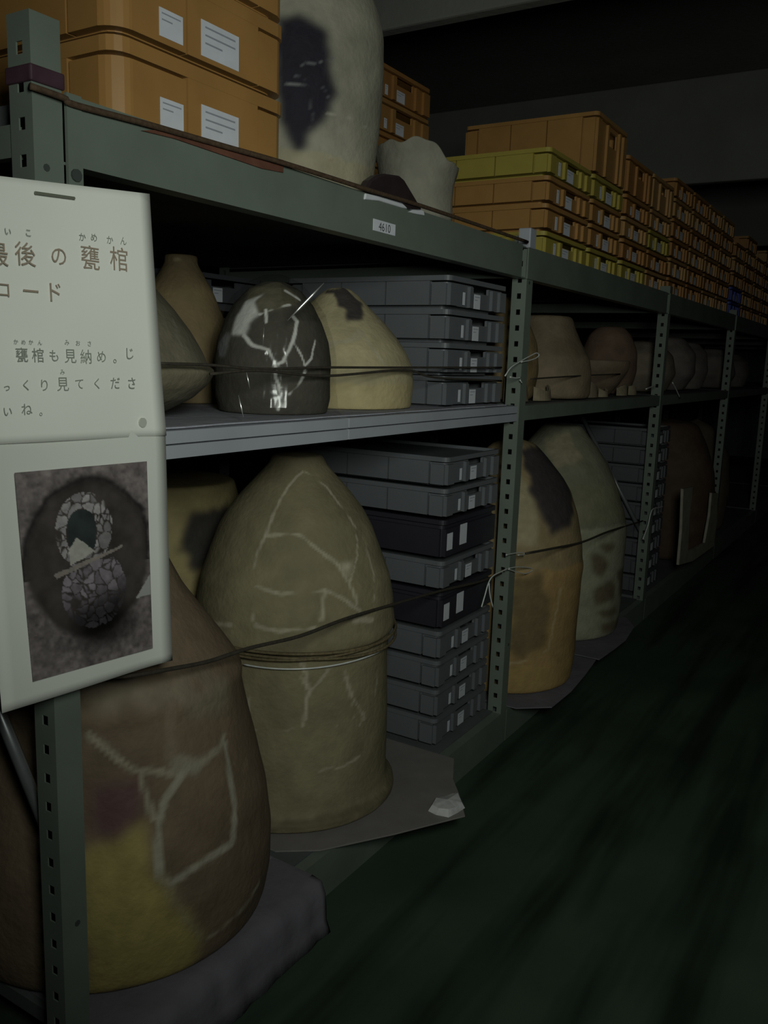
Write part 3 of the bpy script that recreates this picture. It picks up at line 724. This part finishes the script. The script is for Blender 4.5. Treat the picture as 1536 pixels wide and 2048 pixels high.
jar('burial_jar', 'pale green grey jar with brown sherds set in plaster, low shelf second past the post', 'jar', 3.83, .255,
    [(.0, ZB+.006), (.305, ZB+.006), (.312, .16), (.318, .30), (.32, .52), (.318, .60), (.30, .68), (.265, .78), (.215, .88), (.16, .96), (.10, 1.03), (.085, 1.05), (.0, 1.055)],
    (.30, .30, .215), [('poly', B8(p), lat, .03) for p in ([(585,770),(640,755),(695,820),(650,895),(600,870)], [(595,965),(712,890),(722,1010),(610,1040)], [(640,715),(700,700),(720,740),(690,770)], [(735,850),(800,830),(800,990),(740,1000)], [(625,1075),(720,1045),(730,1090),(640,1110)], [(640,1140),(760,1100),(790,1180),(650,1195)])] +
    [('band', .64, 1.10, (.185, .18, .125), .85), ('band', .66, .80, (.22, .21, .125), .5), ('poly', B8([(340,160),(480,120),(560,260),(470,300),(400,300)]), (.28, .245, .16), .05)], seed=16)
# --- middle level past the second post: unrestored pots
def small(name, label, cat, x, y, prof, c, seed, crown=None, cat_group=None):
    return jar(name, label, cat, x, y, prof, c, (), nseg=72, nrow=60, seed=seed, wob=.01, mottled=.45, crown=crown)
z = ZM1 + .004
small('clay_pot', 'tall ochre pot on the middle shelf, first past the second post', 'pot', 3.03, .27, [(0,z),(.17,z),(.19,z+.1),(.18,z+.2),(.14,z+.3),(.1,z+.36),(0,z+.38)], (.20, .145, .07), 21)
small('clay_pot', 'grey brown flat topped pot on the middle shelf, second past the second post', 'pot', 3.42, .20, [(0,z),(.185,z),(.19,z+.08),(.18,z+.16),(.13,z+.24),(.105,z+.29),(.10,z+.32),(0,z+.322)], (.19, .145, .095), 22)
small('clay_pot', 'small orange pot at the back of the middle shelf, past the flat topped pot', 'pot', 4.02, .45, [(0,z),(.10,z),(.13,z+.12),(.12,z+.24),(.07,z+.3),(0,z+.305)], (.30, .13, .05), 23)
small('clay_pot', 'dull brown round topped pot on the middle shelf just before the third post', 'pot', 4.32, .22, [(0,z),(.11,z),(.135,z+.10),(.13,z+.2),(.1,z+.28),(.06,z+.32),(0,z+.325)], (.155, .10, .07), 24)
small('clay_bowl', 'wide brown bowl on the middle shelf in front of the small orange pot', 'bowl', 3.96, .17, cup([(0,z),(.07,z),(.12,z+.05),(.15,z+.12),(.155,z+.16)])[:-1], (.15, .11, .075), 25)
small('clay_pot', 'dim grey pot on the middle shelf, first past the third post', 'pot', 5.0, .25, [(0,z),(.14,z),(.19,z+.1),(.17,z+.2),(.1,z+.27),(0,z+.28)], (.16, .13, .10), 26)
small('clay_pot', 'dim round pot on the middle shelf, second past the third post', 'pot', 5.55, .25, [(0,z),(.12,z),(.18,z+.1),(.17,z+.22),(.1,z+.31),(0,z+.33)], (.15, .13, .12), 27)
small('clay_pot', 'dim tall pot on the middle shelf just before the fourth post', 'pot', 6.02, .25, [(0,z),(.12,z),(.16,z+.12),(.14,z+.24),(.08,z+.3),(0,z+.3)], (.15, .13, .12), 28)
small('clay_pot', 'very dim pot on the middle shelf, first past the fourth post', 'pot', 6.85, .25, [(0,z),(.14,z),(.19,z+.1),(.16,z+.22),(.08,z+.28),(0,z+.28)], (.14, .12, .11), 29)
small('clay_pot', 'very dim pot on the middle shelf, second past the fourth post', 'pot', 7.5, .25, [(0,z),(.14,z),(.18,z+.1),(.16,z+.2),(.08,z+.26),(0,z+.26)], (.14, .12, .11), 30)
# rim sherds lying along the edge of that shelf
rs = random.Random(4)
shd = [(2.93,.07,.09,'curved rim sherd lying nearest the second post'), (3.12,.055,.07,'low broken sherd, second along the middle shelf edge past the post'), (3.40,.0,.08,None), (3.68,.06,.085,'pale curved sherd standing below the wide brown bowl'), (3.80,.05,.05,'small sherd leaning beside the pale curved one'), (4.12,.06,.06,'ragged pale sherd near the third post'), (4.28,.06,.05,'flat sherd right beside the third post')]
for x, y, h, lb in shd:
    if lb is None: continue
    bm = bmesh.new(); n = 12; A = []; B = []
    rad = h*1.25
    for i in range(n+1):
        a = math.radians(-150 + 120*i/n); hz = h*(.72 + .22*math.sin(i*.32 + x*9) + .05*rs.random())
        for lst, r_, zt_ in ((A, rad, 0), (B, rad - .009, 0)):
            lst.append((bm.verts.new((x + r_*math.cos(a), y + rad*.75 + r_*math.sin(a)*.75, ZM1 + .003)), bm.verts.new((x + r_*.93*math.cos(a), y + rad*.75 + r_*.93*math.sin(a)*.75, ZM1 + hz))))
    for i in range(n):
        bm.faces.new((A[i][0], A[i+1][0], A[i+1][1], A[i][1])); bm.faces.new((B[i][0], B[i][1], B[i+1][1], B[i+1][0]))
        bm.faces.new((A[i][1], A[i+1][1], B[i+1][1], B[i][1])); bm.faces.new((A[i][0], B[i][0], B[i+1][0], A[i+1][0]))
    for i in (0, n): bm.faces.new((A[i][0], A[i][1], B[i][1], B[i][0]))
    tag(obj('pottery_sherd', bm, mat('sherd clay', (.22, .185, .125), .85, .1, .25, 25), smooth=False), lb, 'sherd', 'sherds on the middle shelf edge')
# --- third bay, low shelf: brown jar with a plaster framed opening
t = thing('burial_jar', 'dim brown jar with pale plaster frame round an opening, low shelf past third post', 'jar', (5.75, .22, ZB))
jar('jar_body', None, None, 5.75, .22, [(.0, ZB+.006), (.26, ZB+.006), (.29, .3), (.30, .5), (.28, .68), (.22, .85), (.15, .98), (.0, 1.0)], (.085, .055, .038), (), nseg=72, nrow=60, seed=41, parent=t)
bm = bmesh.new()
fp = [aty(*q, -.10) for q in ((1367,978),(1386,974),(1379,1040),(1376,1104),(1410,1086),(1420,1030),(1424,986),(1436,986),(1434,1040),(1428,1092),(1386,1122),(1358,1130),(1364,1060))]
prism(bm, [Vector(p) - Vector(t.location) for p in fp], (0, .014, 0)); obj('plaster_frame', bm, M_plaster, t)
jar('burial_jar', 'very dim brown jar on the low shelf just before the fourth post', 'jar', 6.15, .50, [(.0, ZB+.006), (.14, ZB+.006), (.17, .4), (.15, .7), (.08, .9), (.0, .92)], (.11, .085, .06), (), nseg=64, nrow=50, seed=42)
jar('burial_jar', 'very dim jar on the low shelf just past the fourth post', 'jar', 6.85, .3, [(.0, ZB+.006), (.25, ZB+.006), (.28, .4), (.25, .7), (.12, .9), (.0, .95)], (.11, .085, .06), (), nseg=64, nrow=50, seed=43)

# ------------------------------------------------------------------ mats, sheets, loose bits
def slab(name, label, cat, poly, th, m, wobble=0, z=None):
    bm = bmesh.new(); prism(bm, poly, (0, 0, th)); return tag(obj(name, bm, m, bevel=.0008), label, cat)
slab('shelf_mat', 'pale grey foam mat on the middle shelf under the bagged and cream jars', 'mat',
     [(.99, .022, ZM1-.0004)] + [(.99 + .115*k, .022 + .006*math.sin(k*2.3), ZM1-.0004) for k in range(1, 15)] + [(2.66, .022, ZM1-.0004), (2.66, .70, ZM1-.0004), (.99, .70, ZM1-.0004)], .0035, M_mat2)
slab('cardboard_sheet', 'grey cardboard sheet sticking out over the aisle under the tall tan jars', 'cardboard',
     [tuple(atz(*p, ZB+.0005)) for p in ((640,1703),(790,1670),(930,1634),(918,1590),(906,1560))] + [(2.30, -.03, ZB+.0005), (2.30, .55, ZB+.0005), (1.60, .55, ZB+.0005), (1.60, .10, ZB+.0005)], .004, M_card)
# crumpled white shard on the cardboard's corner
bm = bmesh.new(); sp = [atz(*p, ZB+.005) for p in ((856,1622),(866,1606),(888,1596),(908,1590),(920,1594),(930,1616),(915,1626),(897,1635),(872,1630))]
c = sum(sp)/len(sp); tops = [bm.verts.new(p*.8 + c*.2 + np.array([0, 0, .010 + .008*rs.random()])) for p in sp]; bots = [bm.verts.new(p) for p in sp]
ct = bm.verts.new(c + np.array([0, 0, .020])); n = len(sp)
for i in range(n):
    bm.faces.new((bots[i], bots[(i+1) % n], tops[(i+1) % n], tops[i])); bm.faces.new((tops[i], tops[(i+1) % n], ct))
bm.faces.new(bots[::-1]); tag(obj('pottery_sherd', bm, M_shard), 'pale white sherd lying on the corner of the grey cardboard sheet', 'sherd')
# purple-grey foam sheet draped over the base in front of the huge brown jar
def drape(name, label, path, x0, x1, m, edge=None, amp=.012, seed=1):
    nx_, ns = 40, 26; P = resample(path, ns); bm = bmesh.new(); g = {}
    for k in range(2):
        for i in range(nx_+1):
            for j in range(ns):
                s = i/nx_; y, z_ = P[j]; x = x0 + (x1-x0)*s
                nn = amp*(math.sin(s*17+j*.35+seed) + .6*math.sin(s*31+seed*2-j*.5)) * min(1, j/8)
                dx = edge(s, j/(ns-1)) if edge else 0
                g[k,i,j] = bm.verts.new((x + dx, y - abs(nn)*.8 - k*.002, max(z_, .003) + nn*.2 + (k*.002 if j < ns/2 else 0)))
    for k in range(2):
        for i in range(nx_):
            for j in range(ns-1): bm.faces.new((g[k,i,j], g[k,i+1,j], g[k,i+1,j+1], g[k,i,j+1]))
    for i in range(nx_):
        for j in (0, ns-1): bm.faces.new((g[0,i,j], g[0,i+1,j], g[1,i+1,j], g[1,i,j]))
    for j in range(ns-1):
        for i in (0, nx_): bm.faces.new((g[0,i,j], g[0,i,j+1], g[1,i,j+1], g[1,i,j]))
    return tag(obj(name, bm, m, smooth=True), label, 'mat')
drape('foam_sheet', 'purple grey foam sheet draped over the base beam in front of the huge brown jar',
      [(.60, ZB+.001), (.10, ZB+.001), (-.045, ZB+.003), (-.066, ZB-.006), (-.070, .06), (-.072, .02), (-.085, .004)], .975, 1.595, M_mat, lambda s, t: -.03*t*t*s, amp=.005)
slab('foam_mat', 'purple grey foam mat under the ochre jar just past the second post', 'mat',
     [(2.775, -.03, ZB+.0004), (2.86, -.13, ZB+.0004), (3.05, -.135, ZB+.0004), (3.25, -.12, ZB+.0004), (3.44, -.10, ZB+.0004), (3.44, .60, ZB+.0004), (2.775, .60, ZB+.0004)], .004, M_mat)
slab('foam_mat', 'purple grey foam mat under the green grey jar with brown sherds', 'mat',
     [(3.455, -.11, ZB+.0004), (3.62, -.12, ZB+.0004), (3.78, -.125, ZB+.0004), (4.0, -.10, ZB+.0004), (4.12, -.03, ZB+.0004), (4.12, .60, ZB+.0004), (3.455, .60, ZB+.0004)], .004, M_mat)
# wooden strip under the near orange crates' front, rubber pad and foam below the white pot
bm = bmesh.new(); wp = [aty(*p, -.010) for p in ((284,261),(330,259),(440,287),(567,320),(567,345),(525,337),(350,277))]
prism(bm, wp, (0, .05, 0)); tag(obj('wood_strip', bm, M_wood), 'thin red brown wooden strip on the beam before the near orange crates', 'wood')
bm = bmesh.new(); pp = [aty(*p, -.016) for p in ((733,376),(742,360),(756,350),(772,347),(800,351),(810,360),(835,402),(846,420),(822,419),(806,404),(780,395))]
prism(bm, pp, (0, .025, 0)); tag(obj('rubber_pad', bm, M_pad, bevel=.005), 'dark brown rubber pad hung on the cord before the white pot', 'pad')
bm = bmesh.new(); pp = [aty(*p, -.010) for p in ((732,386),(760,392),(808,406),(820,418),(806,416),(760,402),(730,399))]
prism(bm, pp, (0, .06, 0)); tag(obj('foam_block', bm, M_foam, bevel=.003), 'white foam piece on the beam under the dark rubber pad', 'foam')
bm = bmesh.new(); pp = [aty(*p, -.010) for p in ((818,424),(832,416),(848,421),(850,431),(838,429),(828,427))]
prism(bm, pp, (0, .02, 0)); tag(obj('crumpled_paper', bm, M_foam, bevel=.002), 'tiny crumpled white scrap at the right end of the rubber pad', 'paper')
# maroon tape wound round the head of the first post
bm = bmesh.new(); box(bm, X0 - .004, X0 + .054, -.004, .054, 1.682, 1.705)
o = tag(obj('tape_band', bm, M_tape, bevel=.003), 'maroon tape wound round the head of the first post above the sign', 'tape')

# ------------------------------------------------------------------ cords and twine
def cord(name, label, pts, r, m, group=None, n=6, cat='cord'):
    bm = bmesh.new(); tube(bm, smooth_path(pts, n), r, 8); return tag(obj(name, bm, m, smooth=True), label, cat, group)
cord('brown_cord', 'brown cord stretched along the top shelf front from first to second post',
     [aty(60, 172, -.008), aty(128, 196, -.012), aty(150, 210, -.012), aty(300, 250, -.014), aty(450, 293, -.014), aty(570, 327, -.018), aty(735, 379, -.02), aty(840, 411, -.022), aty(950, 448, -.016), aty(1055, 484, -.015)], .0048, M_rope)
cord('dark_cord', 'upper dark cord across the jars and grey crates on the middle shelf',
     [aty(315, 727, .040), aty(420, 730, .042), aty(520, 738, .040), aty(640, 735, .040), aty(740, 735, .045), aty(860, 735, .038), aty(1003, 735, .036)], .0028, M_rope_d)
cord('dark_cord', 'lower dark cord sagging across the cream jar and grey crates on the middle shelf',
     [aty(420, 748, .036), aty(520, 741, .033), aty(650, 752, .036), aty(810, 740, .038), aty(870, 755, .034), aty(1003, 762, .034)], .0030, M_rope_d)
# windings round the waist of the tall pair
bm = bmesh.new()
for zc, dz, r in ((.600, .004, .0042), (.592, -.006, .0038), (.584, .010, .0040)):
    tube(bm, [(1.9 + .277*math.cos(a), .28 + .277*math.sin(a), zc + dz*math.sin(2*a+1)) for a in np.linspace(0, 2*math.pi, 73)], r, 6)
tag(obj('straw_cord', bm, M_rope_t, smooth=True), 'straw coloured cord wound several times round the waist of the tall tan jars', 'cord')
bm = bmesh.new(); tube(bm, [(1.9 + .272*math.cos(a), .28 + .272*math.sin(a), .566 + .003*math.sin(3*a)) for a in np.linspace(math.radians(190), math.radians(285), 40)], .0022, 6)
tag(obj('white_twine', bm, M_twine, smooth=True), 'thin white twine round the tall tan jars just under the straw cord', 'twine')
cord('dark_cord', 'dark cord from the huge brown jar past the tall tan jars to the post',
     [aty(120, 1352, -.008), aty(250, 1352, -.014), aty(346, 1337, -.012), aty(420, 1322, -.01), aty(500, 1296, -.006), aty(600, 1272, -.003), aty(690, 1238, .0), aty(775, 1212, .015), aty(880, 1182, .035), aty(960, 1163, .035), aty(1003, 1146, .03)], .0042, M_rope_d)
cord('dark_cord', 'dark cord across the ochre and green grey jars on the low shelf',
     [aty(1052, 1107, -.12), aty(1105, 1097, -.118), aty(1165, 1084, -.10), aty(1220, 1062, -.08), aty(1285, 1042, -.01)], .0042, M_rope_d)
cord('dark_cord', 'dark cord across the pots on the middle shelf past the second post',
     [aty(1062, 758, .02), aty(1105, 755, .02), aty(1170, 751, .025), aty(1240, 748, .03)], .0028, M_rope_d)
def tw(label, paths, r=.0022):
    bm = bmesh.new()
    for pts, y in paths: tube(bm, smooth_path([aty(u_, v_, y) for u_, v_ in pts], 5), r, 6)
    return tag(obj('white_twine', bm, M_twine, smooth=True), label, 'twine', None)
tw('loop of white twine tied on the second post at middle shelf height', [([(1010,752),(1022,735),(1042,722),(1062,711),(1073,706),(1078,710),(1072,716),(1058,721),(1042,724)], -.010), ([(1020,754),(1032,756),(1041,755)], -.010), ([(1040,760),(1044,766)], -.010)])
tw('loop of white twine with a long tail tied low on the second post', [([(963,1214),(970,1190),(977,1166),(986,1152),(1003,1143),(1016,1137)], -.012), ([(1016,1137),(1035,1134),(1056,1135),(1066,1139),(1052,1147),(1034,1144),(1016,1138)], -.012), ([(1012,1110),(1026,1107),(1044,1105),(1049,1109),(1036,1110)], -.012), ([(978,1166),(980,1190),(986,1215)], -.008)])
tw('white twine hanging on the third post at low shelf height', [([(1286,1078),(1296,1050),(1301,1028),(1306,1018),(1318,1015),(1326,1013)], -.012)], .0030)
tw('short scrap of white twine on the third post at middle shelf height', [([(1292,778),(1302,774),(1312,770)], -.012)], .0032)
tw('stiff end of white twine sticking out past the third post, middle shelf', [([(1345,765),(1352,778),(1360,796)], -.012)], .0028)
